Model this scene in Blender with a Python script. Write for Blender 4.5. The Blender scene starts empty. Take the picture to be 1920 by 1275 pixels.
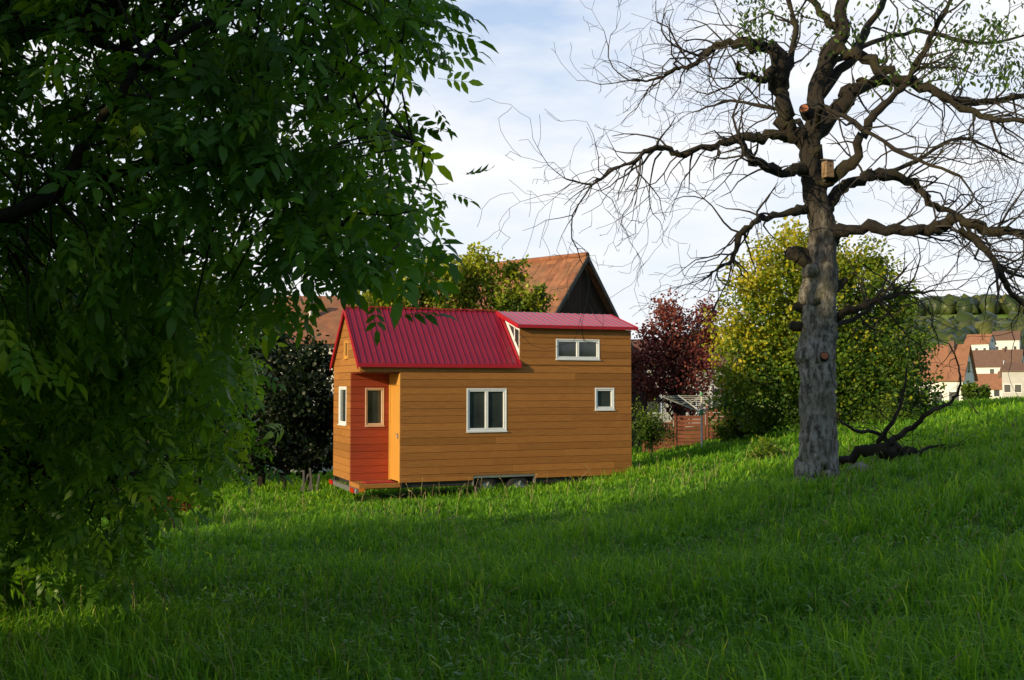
import bpy, bmesh, math, random
import numpy as np
from mathutils import Vector
random.seed(7); RNG=np.random.default_rng(11)
sc=bpy.context.scene; C=sc.collection; R=math.radians
F=1950.0; PITCH=math.atan((724-637.5)/F); CZ=1.6
def at(px,py,D):
    xr=(px-960)/F; yu=(637.5-py)/F; cp,sp=math.cos(PITCH),math.sin(PITCH)
    dy=cp-sp*yu; dz=sp+cp*yu; k=D/dy
    return (xr*k,D,CZ+dz*k)
def proj(P):
    cp,sp=math.cos(PITCH),math.sin(PITCH)
    x=P[:,0];y=P[:,1];z=P[:,2]-CZ
    d=y*cp+z*sp; u=-y*sp+z*cp; d=np.where(d<.05,.05,d)
    return 960+F*x/d, 637.5-F*u/d, y*cp+z*sp
FX=np.array([-200,-60,-10,-4,0,3,4.7,10,15,25,60,200.]); FZ=np.array([-3,-1.3,-.3,-.0,.08,.42,.78,1.72,2.3,2.95,3.9,5.])
def gz(x,y):
    x=np.asarray(x,float);y=np.asarray(y,float)
    f=0
    for o in (-1.6,-.8,0,.8,1.6): f=f+np.interp(x+o,FX,FZ)/5
    r=np.hypot(x,y)
    near=f-.04*np.clip(y,-40,80)+.035*np.sin(x*1.3+.5*y)*np.cos(y*.9)*np.clip(r/6,0,1)+.05*np.sin(x*.45+1)*np.sin(y*.37)
    az=np.degrees(np.arctan2(x,y))
    H=np.interp(az,[-180,-60,0,7,15,21,26,40,180],[20,30,34,34,46,60,66,68,20])
    t=np.clip((r-300)/560,0,1); hill=H*(t*t*(3-2*t))
    far=-3-5*np.clip((r-80)/150,0,1)+hill+ 4*np.sin(az*.6+1)*t
    s=np.clip((r-70)/70,0,1); s=s*s*(3-2*s)
    return near*(1-s)+far*s
def g1(x,y): return float(gz(x,y))
def tag(o,label=None,cat=None,group=None,kind=None):
    if label:o['label']=label
    if cat:o['category']=cat
    if group:o['group']=group
    if kind:o['kind']=kind
    return o
def empty(name,loc,label,cat,rz=0,group=None):
    o=bpy.data.objects.new(name,None); C.objects.link(o); o.location=loc; o.rotation_euler=(0,0,rz); o.empty_display_size=.3
    return tag(o,label,cat,group)
class MB:
    def __init__(s): s.v=[];s.f=[];s.var=[];s.cur=.5
    def add(s,vs,fs):
        b=len(s.v); s.v+= [tuple(map(float,p)) for p in vs]; s.f+=[tuple(b+i for i in f) for f in fs]; s.var+=[s.cur]*len(vs)
    def box(s,x0,x1,y0,y1,z0,z1):
        s.add([(x0,y0,z0),(x1,y0,z0),(x1,y1,z0),(x0,y1,z0),(x0,y0,z1),(x1,y0,z1),(x1,y1,z1),(x0,y1,z1)],
          [(0,3,2,1),(4,5,6,7),(0,1,5,4),(1,2,6,5),(2,3,7,6),(3,0,4,7)])
    def prism(s,A,B):
        n=len(A); s.add(list(A)+list(B),[tuple(range(n))[::-1],tuple(range(n,2*n))]+[(i,(i+1)%n,n+(i+1)%n,n+i) for i in range(n)])
    def tube(s,pts,rads,n=8,jit=0,cap=True):
        P=[Vector(p) for p in pts]; b=len(s.v); m=len(P)
        t0=(P[1]-P[0]).normalized(); a=t0.orthogonal().normalized()
        ph=[random.uniform(0,6.28) for _ in range(3)]
        for i,p in enumerate(P):
            t=(P[min(i+1,m-1)]-P[max(i-1,0)])
            t=t.normalized() if t.length>1e-9 else t0
            a=(a-t*a.dot(t)); a=a.normalized() if a.length>1e-6 else t.orthogonal().normalized()
            c=t.cross(a)
            for k in range(n):
                an=6.28318*k/n; r=rads[i]
                if jit: r*=1+jit*(.5*math.sin(3*an+ph[0]+i*.35)+.35*math.sin(5*an+ph[1]-i*.6)+random.uniform(-.5,.5))
                q=p+(a*math.cos(an)+c*math.sin(an))*r; s.v.append((q.x,q.y,q.z)); s.var.append(s.cur)
        for i in range(m-1):
            for k in range(n):
                k2=(k+1)%n; s.f.append((b+i*n+k,b+i*n+k2,b+(i+1)*n+k2,b+(i+1)*n+k))
        if cap:
            s.f.append(tuple(b+k for k in range(n))[::-1]); s.f.append(tuple(b+(m-1)*n+k for k in range(n)))
    def build(s,name,mat,parent=None,smooth=False,bevel=0):
        me=bpy.data.meshes.new(name); me.from_pydata(s.v,[],s.f); me.materials.append(mat)
        a=me.attributes.new('var','FLOAT','POINT'); a.data.foreach_set('value',s.var)
        if smooth: me.polygons.foreach_set('use_smooth',[True]*len(me.polygons))
        me.update(); o=bpy.data.objects.new(name,me); C.objects.link(o)
        if parent: o.parent=parent
        if bevel:
            m=o.modifiers.new('b','BEVEL'); m.width=bevel; m.segments=1; m.limit_method='ANGLE'
        return o
def mesh_np(name,V,T,mat,parent=None,var=None,smooth=False):
    V=np.asarray(V,np.float32);T=np.asarray(T,np.int32)
    me=bpy.data.meshes.new(name); nv=len(V);nt=len(T);k=T.shape[1]
    me.vertices.add(nv); me.vertices.foreach_set('co',V.ravel())
    me.loops.add(nt*k); me.loops.foreach_set('vertex_index',T.ravel())
    me.polygons.add(nt); me.polygons.foreach_set('loop_start',np.arange(nt,dtype=np.int32)*k)
    if smooth: me.polygons.foreach_set('use_smooth',np.ones(nt,bool))
    if var is not None:
        a=me.attributes.new('var','FLOAT','POINT'); a.data.foreach_set('value',np.asarray(var,np.float32))
    me.materials.append(mat); me.update(calc_edges=True)
    o=bpy.data.objects.new(name,me); C.objects.link(o)
    if parent:o.parent=parent
    return o
def norm(a): return a/np.maximum(np.linalg.norm(a,axis=1,keepdims=True),1e-9)
def inst(TV,TT,P,X,N,S):
    X=norm(X); Y=norm(np.cross(N,X)); Z=np.cross(X,Y)
    V=P[:,None,:]+S[:,None,None]*(TV[None,:,0:1]*X[:,None,:]+TV[None,:,1:2]*Y[:,None,:]+TV[None,:,2:3]*Z[:,None,:])
    T=TT[None,:,:]+(np.arange(len(P))*len(TV))[:,None,None]
    return V.reshape(-1,3),T.reshape(-1,TT.shape[1])
# ---------------- materials
def newmat(name):
    m=bpy.data.materials.new(name); m.use_nodes=True; nt=m.node_tree; nt.nodes.clear(); return m,nt
def nd(nt,t,**k):
    n=nt.nodes.new(t)
    for a,b in k.items(): setattr(n,a,b)
    return n
def c4(c): return (c[0],c[1],c[2],1)
def mix(nt,fac,a,b,mode='MIX'):
    m=nd(nt,'ShaderNodeMix',data_type='RGBA',blend_type=mode)
    for i,v in ((0,fac),(6,a),(7,b)):
        if isinstance(v,(int,float)): m.inputs[i].default_value=v
        elif isinstance(v,tuple): m.inputs[i].default_value=c4(v)
        else: nt.links.new(v,m.inputs[i])
    return m.outputs[2]
def noise(nt,scale,vec=None,detail=4,rough=.6,stretch=None):
    tc=nd(nt,'ShaderNodeTexCoord'); mp=nd(nt,'ShaderNodeMapping')
    nt.links.new(vec if vec else tc.outputs['Object'],mp.inputs[0])
    if stretch: mp.inputs['Scale'].default_value=stretch
    n=nd(nt,'ShaderNodeTexNoise'); n.inputs['Scale'].default_value=scale; n.inputs['Detail'].default_value=detail; n.inputs['Roughness'].default_value=rough
    nt.links.new(mp.outputs[0],n.inputs['Vector']); return n.outputs['Fac']
def ramp(nt,fac,stops):
    r=nd(nt,'ShaderNodeValToRGB'); e=r.color_ramp.elements
    while len(e)<len(stops): e.new(.5)
    for i,(p,c) in enumerate(stops): e[i].position=p; e[i].color=c4(c) if isinstance(c,tuple) else (c,c,c,1)
    nt.links.new(fac,r.inputs[0]); return r.outputs[0]
def surf(name,c1,c2=None,rough=.7,metal=0,scale=6,stretch=None,bump=0,bscale=None,spec=.4,var=0,dirt=None,high=None,bd=.02,thr=(.3,.7)):
    m,nt=newmat(name); p=nd(nt,'ShaderNodeBsdfPrincipled'); o=nd(nt,'ShaderNodeOutputMaterial'); nt.links.new(p.outputs[0],o.inputs[0])
    c2=c2 or tuple(x*.75 for x in c1)
    f=noise(nt,scale,stretch=stretch); col=mix(nt,ramp(nt,f,[(thr[0],0.),(thr[1],1.)]),c1,c2)
    if var:
        g=nd(nt,'ShaderNodeNewGeometry'); 
        vr=ramp(nt,g.outputs['Random Per Island'],[(0,1-var),(1,1+var)]); col=mix(nt,1.0,col,vr,'MULTIPLY')
    if dirt:
        col=mix(nt,ramp(nt,noise(nt,1.3,detail=6),[(.45,0.),(.75,1.)]),col,dirt)
    if high:
        tc=nd(nt,'ShaderNodeTexCoord'); sp=nd(nt,'ShaderNodeSeparateXYZ'); nt.links.new(tc.outputs['Object'],sp.inputs[0])
        ad=nd(nt,'ShaderNodeMath',operation='MULTIPLY_ADD'); nt.links.new(noise(nt,3),ad.inputs[0]); ad.inputs[1].default_value=1.6; nt.links.new(sp.outputs[2],ad.inputs[2])
        mr=nd(nt,'ShaderNodeMapRange'); nt.links.new(ad.outputs[0],mr.inputs[0]); mr.inputs[1].default_value=high[0]; mr.inputs[2].default_value=high[1]
        col=mix(nt,mr.outputs[0],col,high[2])
    nt.links.new(col,p.inputs['Base Color']); p.inputs['Roughness'].default_value=rough; p.inputs['Metallic'].default_value=metal
    p.inputs['Specular IOR Level'].default_value=spec
    if bump:
        b=nd(nt,'ShaderNodeBump'); b.inputs['Strength'].default_value=bump; b.inputs['Distance'].default_value=bd
        nt.links.new(noise(nt,bscale or scale*3,stretch=stretch,detail=6),b.inputs['Height']); nt.links.new(b.outputs[0],p.inputs['Normal'])
    return m
def leafmat(name,stops,trans,tf=.4,rough=.45,spec=.3):
    m,nt=newmat(name); o=nd(nt,'ShaderNodeOutputMaterial'); a=nd(nt,'ShaderNodeAttribute',attribute_name='var')
    p=nd(nt,'ShaderNodeBsdfPrincipled'); t=nd(nt,'ShaderNodeBsdfTranslucent'); x=nd(nt,'ShaderNodeMixShader'); x.inputs[0].default_value=tf
    col=ramp(nt,a.outputs['Fac'],stops); nt.links.new(col,p.inputs['Base Color']); p.inputs['Roughness'].default_value=rough; p.inputs['Specular IOR Level'].default_value=spec
    nt.links.new(mix(nt,1.0,col,trans,'MULTIPLY'),t.inputs[0])
    nt.links.new(p.outputs[0],x.inputs[1]); nt.links.new(t.outputs[0],x.inputs[2]); nt.links.new(x.outputs[0],o.inputs[0]); return m
M={}
M['wood']=surf('honey_boards',(.39,.175,.045),(.27,.108,.027),.6,scale=3,stretch=(1.2,1.2,22),bump=.3,var=.17,spec=.25)
M['woodred']=surf('red_varnished_boards',(.36,.065,.027),(.26,.042,.018),.55,scale=3,stretch=(1.2,1.2,22),bump=.2,var=.12,spec=.3)
M['doorw']=surf('door_varnish',(.66,.34,.07),(.56,.27,.05),.4,scale=3,stretch=(8,8,1),bump=.1)
M['palewood']=surf('pale_window_wood',(.72,.52,.38),(.62,.44,.3),.45,scale=5)
M['core']=surf('dark_core',(.06,.03,.015),rough=.9)
M['under']=surf('dark_steel_frame',(.05,.05,.05),(.03,.03,.03),.6,metal=.3,scale=9)
M['roofred']=surf('crimson_sheet_metal',(.27,.014,.04),(.23,.011,.034),.34,scale=2,bump=.05,spec=.5)
M['roofsheen']=surf('dormer_sheet_sky_sheen',(.42,.05,.085),(.36,.04,.07),.3,scale=2,bump=.05,spec=.6)  # roof red made paler: grazing sky reflection put into the colour
M['trimred']=surf('red_trim_paint',(.42,.015,.028),(.36,.012,.024),.4)
M['white']=surf('white_window_frame',(.78,.82,.88),(.72,.76,.82),.35)
M['glass']=surf('dark_window_glass',(.02,.027,.032),(.05,.06,.065),.05,scale=2,spec=1.)
M['metal']=surf('galvanised_steel',(.42,.43,.44),(.3,.31,.32),.4,metal=.7,scale=9,bump=.1)
M['rubber']=surf('tyre_rubber',(.02,.02,.02),rough=.8,bump=.2)
M['redlens']=surf('red_lens',(.5,.01,.01),rough=.15)
M['orange']=surf('orange_lens',(.7,.2,.03),rough=.2)
M['mat']=surf('red_doormat',(.45,.03,.03),(.3,.02,.02),.95,scale=60,bump=.5)
M['bark']=surf('cherry_bark',(.36,.335,.305),(.075,.066,.057),.92,scale=15,stretch=(1,1,.45),bump=1.,bscale=24,bd=.06,thr=(.4,.6),dirt=(.16,.15,.10),high=(3.8,5.2,(.028,.023,.018)))
M['barkd']=surf('dark_bark',(.034,.027,.021),(.014,.012,.01),.95,scale=9,bump=1.,bscale=30,bd=.03,dirt=(.045,.038,.014))
M['cut']=surf('fresh_cut_wood',(.34,.12,.05),(.22,.07,.03),.8,scale=20)
M['twig']=surf('twig_bark',(.045,.038,.032),(.022,.019,.016),.9,scale=12)
M['box']=surf('nest_box_board',(.3,.2,.12),(.2,.13,.08),.8,scale=10,bump=.3)
M['rooftile']=surf('old_clay_tiles',(.34,.13,.065),(.2,.075,.04),.85,scale=3,bump=.6,bscale=14,dirt=(.2,.11,.06))
M['barntile']=surf('barn_clay_tiles',(.34,.145,.075),(.21,.09,.05),.85,scale=3,bump=.4,bscale=14,dirt=(.2,.115,.065),var=.3)
M['rooforange']=surf('orange_clay_tiles',(.33,.155,.09),(.23,.105,.062),.85,scale=1.5,bump=.4)
M['roofbrown']=surf('brown_clay_tiles',(.19,.11,.08),(.13,.078,.06),.85,scale=1.5,bump=.4)
M['barnwood']=surf('black_barn_boards',(.035,.022,.014),(.018,.012,.008),.9,scale=4,stretch=(6,6,.6),bump=.5,var=.3)
M['plaster']=surf('white_plaster',(.76,.76,.76),(.68,.68,.68),.85,scale=1)
M['plasterg']=surf('grey_plaster',(.5,.5,.5),(.42,.42,.43),.85,scale=1)
M['shutter']=surf('dark_pane',(.05,.055,.06),rough=.25)
M['fence']=surf('fence_boards',(.24,.085,.05),(.14,.048,.03),.85,scale=5,bump=.4,var=.25)
M['postgrey']=surf('dryer_alloy',(.7,.71,.7),rough=.4,metal=.1)
M['greenpl']=surf('green_plastic',(.05,.3,.12),rough=.4)
M['line']=surf('dryer_line',(.75,.8,.75),rough=.6)
M['plank']=surf('weathered_planks',(.1,.095,.085),(.06,.055,.05),.9,scale=8,stretch=(1,1,.2))
M['stone']=surf('pale_stone',(.35,.32,.29),(.22,.2,.18),.9,scale=8,bump=.8)
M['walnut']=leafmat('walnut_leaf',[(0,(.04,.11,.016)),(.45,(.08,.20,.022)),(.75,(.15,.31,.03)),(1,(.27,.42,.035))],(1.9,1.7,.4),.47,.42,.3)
M['yellowleaf']=leafmat('yellow_green_leaf',[(0,(.03,.08,.012)),(.35,(.085,.17,.018)),(.65,(.25,.31,.02)),(1,(.60,.50,.03))],(1.3,1.2,.5),.4)
M['greenleaf']=leafmat('mid_green_leaf',[(0,(.035,.085,.01)),(.5,(.14,.22,.02)),(1,(.42,.44,.03))],(1.4,1.3,.5),.38)
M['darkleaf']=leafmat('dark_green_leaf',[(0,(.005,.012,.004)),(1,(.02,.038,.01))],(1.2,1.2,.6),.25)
M['purple']=leafmat('plum_leaf',[(0,(.06,.02,.022)),(.6,(.20,.05,.045)),(1,(.38,.14,.08))],(1.5,.85,.75),.35)
M['cherryleaf']=leafmat('cherry_leaf',[(0,(.03,.07,.015)),(1,(.10,.18,.03))],(1.4,1.4,.5),.4)
M['grass']=leafmat('grass_blade',[(0,(.045,.13,.014)),(.4,(.12,.32,.022)),(.75,(.28,.52,.035)),(.9,(.44,.62,.06)),(1,(.62,.58,.18))],(1.5,1.3,.45),.45,.5,.2)
M['weed']=leafmat('weed_leaf',[(0,(.08,.2,.03)),(1,(.18,.36,.05))],(1.3,1.3,.5),.35)
M['dry']=leafmat('dry_stem',[(0,(.22,.17,.08)),(1,(.42,.35,.18))],(1,1,1),.2)
M['rust']=leafmat('rusty_leaf',[(0,(.16,.06,.02)),(1,(.45,.18,.05))],(1.2,1,.6),.3)
M['forest']=leafmat('far_forest',[(0,(.022,.042,.014)),(.6,(.06,.085,.02)),(1,(.14,.14,.03))],(1,1,1),.05)
def groundmat():
    m,nt=newmat('meadow_ground'); p=nd(nt,'ShaderNodeBsdfPrincipled'); o=nd(nt,'ShaderNodeOutputMaterial'); nt.links.new(p.outputs[0],o.inputs[0])
    a=mix(nt,ramp(nt,noise(nt,9,detail=6),[(.35,0.),(.65,1.)]),(.035,.08,.014),(.09,.19,.022))
    b=mix(nt,ramp(nt,noise(nt,.012,detail=3),[(.42,0.),(.5,1.)]),(.13,.26,.03),(.2,.26,.06))
    v=nd(nt,'ShaderNodeVectorMath',operation='LENGTH'); tc=nd(nt,'ShaderNodeTexCoord'); nt.links.new(tc.outputs['Object'],v.inputs[0])
    mr=nd(nt,'ShaderNodeMapRange'); mr.inputs[1].default_value=28; mr.inputs[2].default_value=70; nt.links.new(v.outputs['Value'],mr.inputs[0])
    nt.links.new(mix(nt,mr.outputs[0],a,b),p.inputs['Base Color']); p.inputs['Roughness'].default_value=.95; p.inputs['Specular IOR Level'].default_value=.1
    bm=nd(nt,'ShaderNodeBump'); bm.inputs['Strength'].default_value=.8; bm.inputs['Distance'].default_value=.08
    nt.links.new(noise(nt,14,detail=6),bm.inputs['Height']); nt.links.new(bm.outputs[0],p.inputs['Normal']); return m
M['ground']=groundmat()
# ---------------- ground
rr=np.concatenate([np.arange(.3,46,.4),np.geomspace(46.5,2600,60)]); NA=420
aa=np.linspace(0,2*np.pi,NA,endpoint=False)
X=(rr[:,None]*np.sin(aa)[None,:]); Y=(rr[:,None]*np.cos(aa)[None,:])
V=np.stack([X,Y,gz(X,Y)],-1).reshape(-1,3)
i=np.arange(len(rr)-1)[:,None]; j=np.arange(NA)[None,:]; j2=(j+1)%NA
Q=np.stack([np.broadcast_to(i*NA+j,(len(rr)-1,NA)),np.broadcast_to(i*NA+j2,(len(rr)-1,NA)),np.broadcast_to((i+1)*NA+j2,(len(rr)-1,NA)),np.broadcast_to((i+1)*NA+j,(len(rr)-1,NA))],-1).reshape(-1,4)[:,::-1]
gobj=mesh_np('ground',V,Q,M['ground'],smooth=True); gobj['kind']='structure'
# ---------------- grass
def blades(n,rmin,rmax,azr,hscale,wbase,wk,seed):
    r_=np.random.default_rng(seed); G=11; nt=n//G
    u=r_.random(nt); r=(rmin**.5+u*(rmax**.5-rmin**.5))**2; az=r_.uniform(-azr,azr,nt)
    tx=r*np.sin(az); ty=r*np.cos(az)
    th=r_.random(nt)**1.6; tl=r_.uniform(0,6.28,nt)
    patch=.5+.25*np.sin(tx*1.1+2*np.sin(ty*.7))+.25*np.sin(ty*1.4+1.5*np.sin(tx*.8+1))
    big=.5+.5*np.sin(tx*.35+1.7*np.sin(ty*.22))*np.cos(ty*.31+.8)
    tc=r_.normal(0,.13,nt)
    rp=lambda q:np.repeat(q,G)
    R9=rp(r); n=nt*G
    a=r_.uniform(0,2*np.pi,n); d=np.abs(r_.normal(0,.055,n))*(1+R9*.035)
    x=rp(tx)+np.cos(a)*d;y=rp(ty)+np.sin(a)*d; z=gz(x,y)-.01
    H=hscale*(.35+.6*rp(patch))*(.55+.95*rp(th))*r_.uniform(.45,1.3,n)
    H*=np.where((y>17)&(y<23)&(x<4),.72,1)
    keep=~((x>-3.6)&(x<3.2)&(np.abs((-.379*(x+3.28)+.925*(y-22.5))-1.25)<1.2))
    x,y,z,H,a,R9,pt,bg_,tcc,tl9=[q[keep] for q in (x,y,z,H,a,R9,rp(patch),rp(big),rp(tc),rp(tl))]; n=len(x)
    lean=r_.uniform(.15,1.05,n)*H; ld=np.where(r_.random(n)<.5,a,tl9)+r_.normal(0,.5,n)
    L=np.stack([np.cos(ld),np.sin(ld),np.zeros(n)],1); W=np.stack([-np.sin(ld+r_.normal(0,.9,n)),np.cos(ld),np.zeros(n)],1)
    w=(wbase+wk*R9)*r_.uniform(.5,1.5,n)
    B=np.stack([x,y,z],1); up=np.array([0,0,1.])
    mid=B+L*(lean*.3)[:,None]+up*(H*.62)[:,None]; tip=B+L*lean[:,None]+up*(H*(1-.38*(lean/H)))[:,None]
    V=np.stack([B-W*w[:,None]*.5,B+W*w[:,None]*.5,mid-W*w[:,None]*.45,mid+W*w[:,None]*.45,tip],1).reshape(-1,3)
    T=np.array([[0,1,3],[0,3,2],[2,3,4]])[None]+(np.arange(n)*5)[:,None,None]
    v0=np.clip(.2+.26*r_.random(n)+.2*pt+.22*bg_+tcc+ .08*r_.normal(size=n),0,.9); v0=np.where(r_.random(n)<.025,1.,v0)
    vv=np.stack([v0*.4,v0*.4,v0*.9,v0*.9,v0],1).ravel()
    return V,T.reshape(-1,3),vv
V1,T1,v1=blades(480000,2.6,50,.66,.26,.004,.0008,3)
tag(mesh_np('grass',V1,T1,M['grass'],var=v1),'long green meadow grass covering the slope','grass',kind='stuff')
n=700; r_=np.random.default_rng(5); r=r_.uniform(4,24,n); az=r_.uniform(-.55,.55,n); x=r*np.sin(az);y=r*np.cos(az)
mb=MB()
for k in range(n):
    z=g1(x[k],y[k]); h=random.uniform(.22,.44); dx,dy=random.gauss(0,.09),random.gauss(0,.09); mb.cur=random.random(); w=.001+.00014*r[k]
    mb.tube([(x[k],y[k],z),(x[k]+dx*.4,y[k]+dy*.4,z+h*.6),(x[k]+dx,y[k]+dy,z+h)],[w,w,w*.6],3,cap=False)
    mb.tube([(x[k]+dx,y[k]+dy,z+h),(x[k]+dx*1.2,y[k]+dy*1.2,z+h+.02),(x[k]+dx*1.4,y[k]+dy*1.4,z+h+.04)],[w*.6,w*2.2,w*.5],3,cap=False)
tag(mb.build('dry_grass_stems',M['dry']),'thin tan seed stalks standing above the grass','grass stalks',kind='stuff')
LT=np.array([[0,0,0],[.35,.2,.08],[.35,-.2,.08],[.75,.17,.1],[.75,-.17,.1],[1,0,0]]);LF=np.array([[0,2,1],[1,2,4],[1,4,3],[3,4,5]])
n=12000; r=r_.uniform(3**.5,20**.5,n//5)**2; az=r_.uniform(-.6,.6,n//5); x=np.repeat(r*np.sin(az),5)+r_.normal(0,.04,n);y=np.repeat(r*np.cos(az),5)+r_.normal(0,.04,n)
P=np.stack([x,y,gz(x,y)+r_.uniform(.04,.16,n)],1); a=r_.uniform(0,6.28,n)
Xd=np.stack([np.cos(a),np.sin(a),r_.uniform(-.1,.9,n)],1); Nn=norm(np.stack([r_.normal(0,.3,n),r_.normal(0,.3,n),np.ones(n)],1))
V_,T_=inst(LT,LF,P,Xd,Nn,r_.uniform(.025,.07,n)); tag(mesh_np('weeds',V_,T_,M['weed'],var=np.repeat(r_.random(n),6)),'broad-leaved weeds low among the meadow grass','weeds',kind='stuff')
# ---------------- tiny house
HO=(-3.28,22.5,-.51); HR=R(22.3)
H=empty('tiny_house',HO,'small honey-coloured board house on a trailer with crimson metal roof','house',HR)
def pmap(pl,a,b,n):
    return {'side':(a,-n,b),'gable':(-n,a,b),'pback':(a,.87-n,b),'pdoor':(.89-n,a,b),'right':(6.64+n,a,b),'back':(a,2.55+n,b)}[pl]
def pbox(mb,pl,a0,a1,b0,b1,n0,n1):
    p=pmap(pl,a0,b0,n0);q=pmap(pl,a1,b1,n1)
    mb.box(min(p[0],q[0]),max(p[0],q[0]),min(p[1],q[1]),max(p[1],q[1]),min(p[2],q[2]),max(p[2],q[2]))
def pprism(mb,pl,poly,n0,n1): mb.prism([pmap(pl,a,b,n0) for a,b in poly],[pmap(pl,a,b,n1) for a,b in poly])
BH=.1612
def planks(pl,lo,hi,left,right,holes,mat,name,joint=2.6):
    mb=MB(); b=lo; rnd=random.Random(len(pl)+int(lo*7))
    while b<hi-.01:
        t=min(b+BH,hi); t2=t-.006
        hs=sorted([h for h in holes if h[2]<t-.01 and h[3]>b+.01])
        cuts=sorted(set([b,t2]+[y for h in hs for y in (h[2],h[3]) if b+.012<y<t2-.012]))
        js=[]; L0,R0=left(b),right(b); x=L0+rnd.uniform(.6,joint)
        while x<R0-.4: js.append(x); x+=rnd.uniform(1.6,joint+1.5)
        for c0,c1 in zip(cuts,cuts[1:]):
            hh=[h for h in hs if h[2]<(c0+c1)/2<h[3]]
            segs=[]; cur=('f',left)
            for h in hh:
                segs.append((cur,('c',h[0]))); cur=('c',h[1])
            segs.append((cur,('f',right)))
            for A,B in segs:
                fa=(lambda y,A=A:A[1](y)) if A[0]=='f' else (lambda y,A=A:A[1])
                fb=(lambda y,B=B:B[1](y)) if B[0]=='f' else (lambda y,B=B:B[1])
                xs=[q for q in js if fa(c0)+.05<q<fb(c0)-.05]
                st=fa
                for q in xs+[None]:
                    en=(lambda y,q=q:q-.0015) if q is not None else fb
                    if en(c0)-st(c0)>.01:
                        pprism(mb,pl,[(st(c0),c0),(en(c0),c0),(max(en(c1),st(c1)+.001),c1),(st(c1),c1)],-.012,.012)
                    if q is not None: st=(lambda y,q=q:q+.0015)
        b=t
    return mb.build(name,mat,H,bevel=.0035)
K=lambda v:(lambda y:v)
sl=(3.86-2.62)/1.275
W1=(2.44,3.41,1.09,2.06);W2=(4.65,5.79,2.74,3.215);W3=(5.664,6.175,1.55,2.07)
arch=(2.60,4.12,-.1,.10)
planks('side',0,2.418,K(.89),K(6.64),[W1,W3,arch],M['wood'],'side_wall')
planks('side',2.42,2.60,K(0.012),K(6.64),[],M['wood'],'lintel_wall')
planks('side',2.604,3.46,K(3.73),K(6.64),[W2],M['wood'],'dormer_wall')
G1=(1.23,1.97,1.23,2.1);G2=(1.12,1.49,2.74,3.15)
planks('gable',0,2.418,K(.87),K(2.54),[G1],M['wood'],'gable_wall')
planks('gable',2.42,3.80,lambda y:max(.012,(y-2.62)/sl),lambda y:min(2.54,2.55-(y-2.62)/sl),[G2],M['wood'],'gable_wall')
P1=(.332,.766,1.22,2.07)
planks('pback',0,2.40,K(.0),K(.875),[P1],M['woodred'],'porch_wall')
planks('right',0,2.6,K(.012),K(2.54),[],M['wood'],'rear_wall')
planks('right',2.604,3.45,K(.012),lambda y:min(2.54,2.55-(y-2.62)/sl),[],M['wood'],'rear_wall')
planks('back',0,2.6,K(.0),K(6.64),[],M['wood'],'back_wall')
mb=MB()
mb.box(.95,6.62,.04,2.52,.12,2.6); mb.box(.04,.95,.93,2.52,.02,2.6); mb.box(.03,.95,.03,.93,2.41,2.6)
mb.prism([(.03,.05,2.6),(.03,2.5,2.6),(.03,1.275,3.78)],[(6.6,.05,2.6),(6.6,2.5,2.6),(6.6,1.275,3.78)])
mb.prism([(3.80,.04,2.6),(3.80,1.275,2.6),(3.80,1.275,3.78),(3.80,.04,3.42)],[(6.61,.04,2.6),(6.61,1.275,2.6),(6.61,1.275,3.78),(6.61,.04,3.42)])
mb.build('inner_shell',M['core'],H)
mb=MB(); mb.box(-.02,.90,-.03,.87,-.10,-.005); mb.build('porch_floor',M['wood'],H,bevel=.005)
mb=MB(); mb.box(.012,.88,.014,.87,2.395,2.408); mb.build('porch_ceiling',M['woodred'],H)
d=MB(); pbox(d,'pdoor',.0,.07,0,2.39,-.05,.012); pbox(d,'pdoor',.80,.86,0,2.39,-.05,.012); pbox(d,'pdoor',.07,.80,2.12,2.39,-.05,.012)
df=d.build('door_frame',M['doorw'],H,bevel=.004)
d=MB(); pbox(d,'pdoor',.075,.795,.02,2.115,-.05,-.014)
for k in range(0,6): pbox(d,'pdoor',.075+.12*k+.003,.075+.12*(k+1)-.003,.03,2.10,-.014,-.008)
door=d.build('door',M['doorw'],H)
d=MB(); pbox(d,'pdoor',.12,.14,.95,1.07,-.012,.03); pbox(d,'pdoor',.12,.22,1.05,1.07,.03,.045); d.build('door_handle',M['metal'],door,bevel=.003)
def window(pl,w,cols,frame=None,fw=.036):
    a0,a1,b0,b1=w; frame=frame or M['white']; mb=MB()
    pbox(mb,pl,a0,a0+fw,b0,b1,-.04,.02);pbox(mb,pl,a1-fw,a1,b0,b1,-.04,.02)
    pbox(mb,pl,a0+fw,a1-fw,b0,b0+fw,-.04,.02);pbox(mb,pl,a0+fw,a1-fw,b1-fw,b1,-.04,.02)
    root=mb.build('window',frame,H,bevel=.004)
    A0,A1=a0+fw+.003,a1-fw-.003; n=cols; wd=(A1-A0)/n; s=fw*.95
    for k in range(n):
        x0=A0+k*wd+.002;x1=A0+(k+1)*wd-.002;y0=b0+fw+.003;y1=b1-fw-.003; mb=MB()
        pbox(mb,pl,x0,x0+s,y0,y1,-.038,.008);pbox(mb,pl,x1-s,x1,y0,y1,-.038,.008)
        pbox(mb,pl,x0+s,x1-s,y0,y0+s,-.038,.008);pbox(mb,pl,x0+s,x1-s,y1-s,y1,-.038,.008)
        mb.build('sash',frame,root,bevel=.003)
        mb=MB(); pbox(mb,pl,x0+s,x1-s,y0+s,y1-s,-.034,-.026); mb.build('pane',M['glass'],root)
    mb=MB(); pbox(mb,pl,a0-.01,a1+.01,b0-.022,b0-.002,-.01,.045); mb.build('sill',frame,root)
window('side',W1,2);window('side',W2,2,fw=.032);window('side',W3,1);window('gable',G1,1);window('gable',G2,1,M['doorw'],fw=.03)
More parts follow.
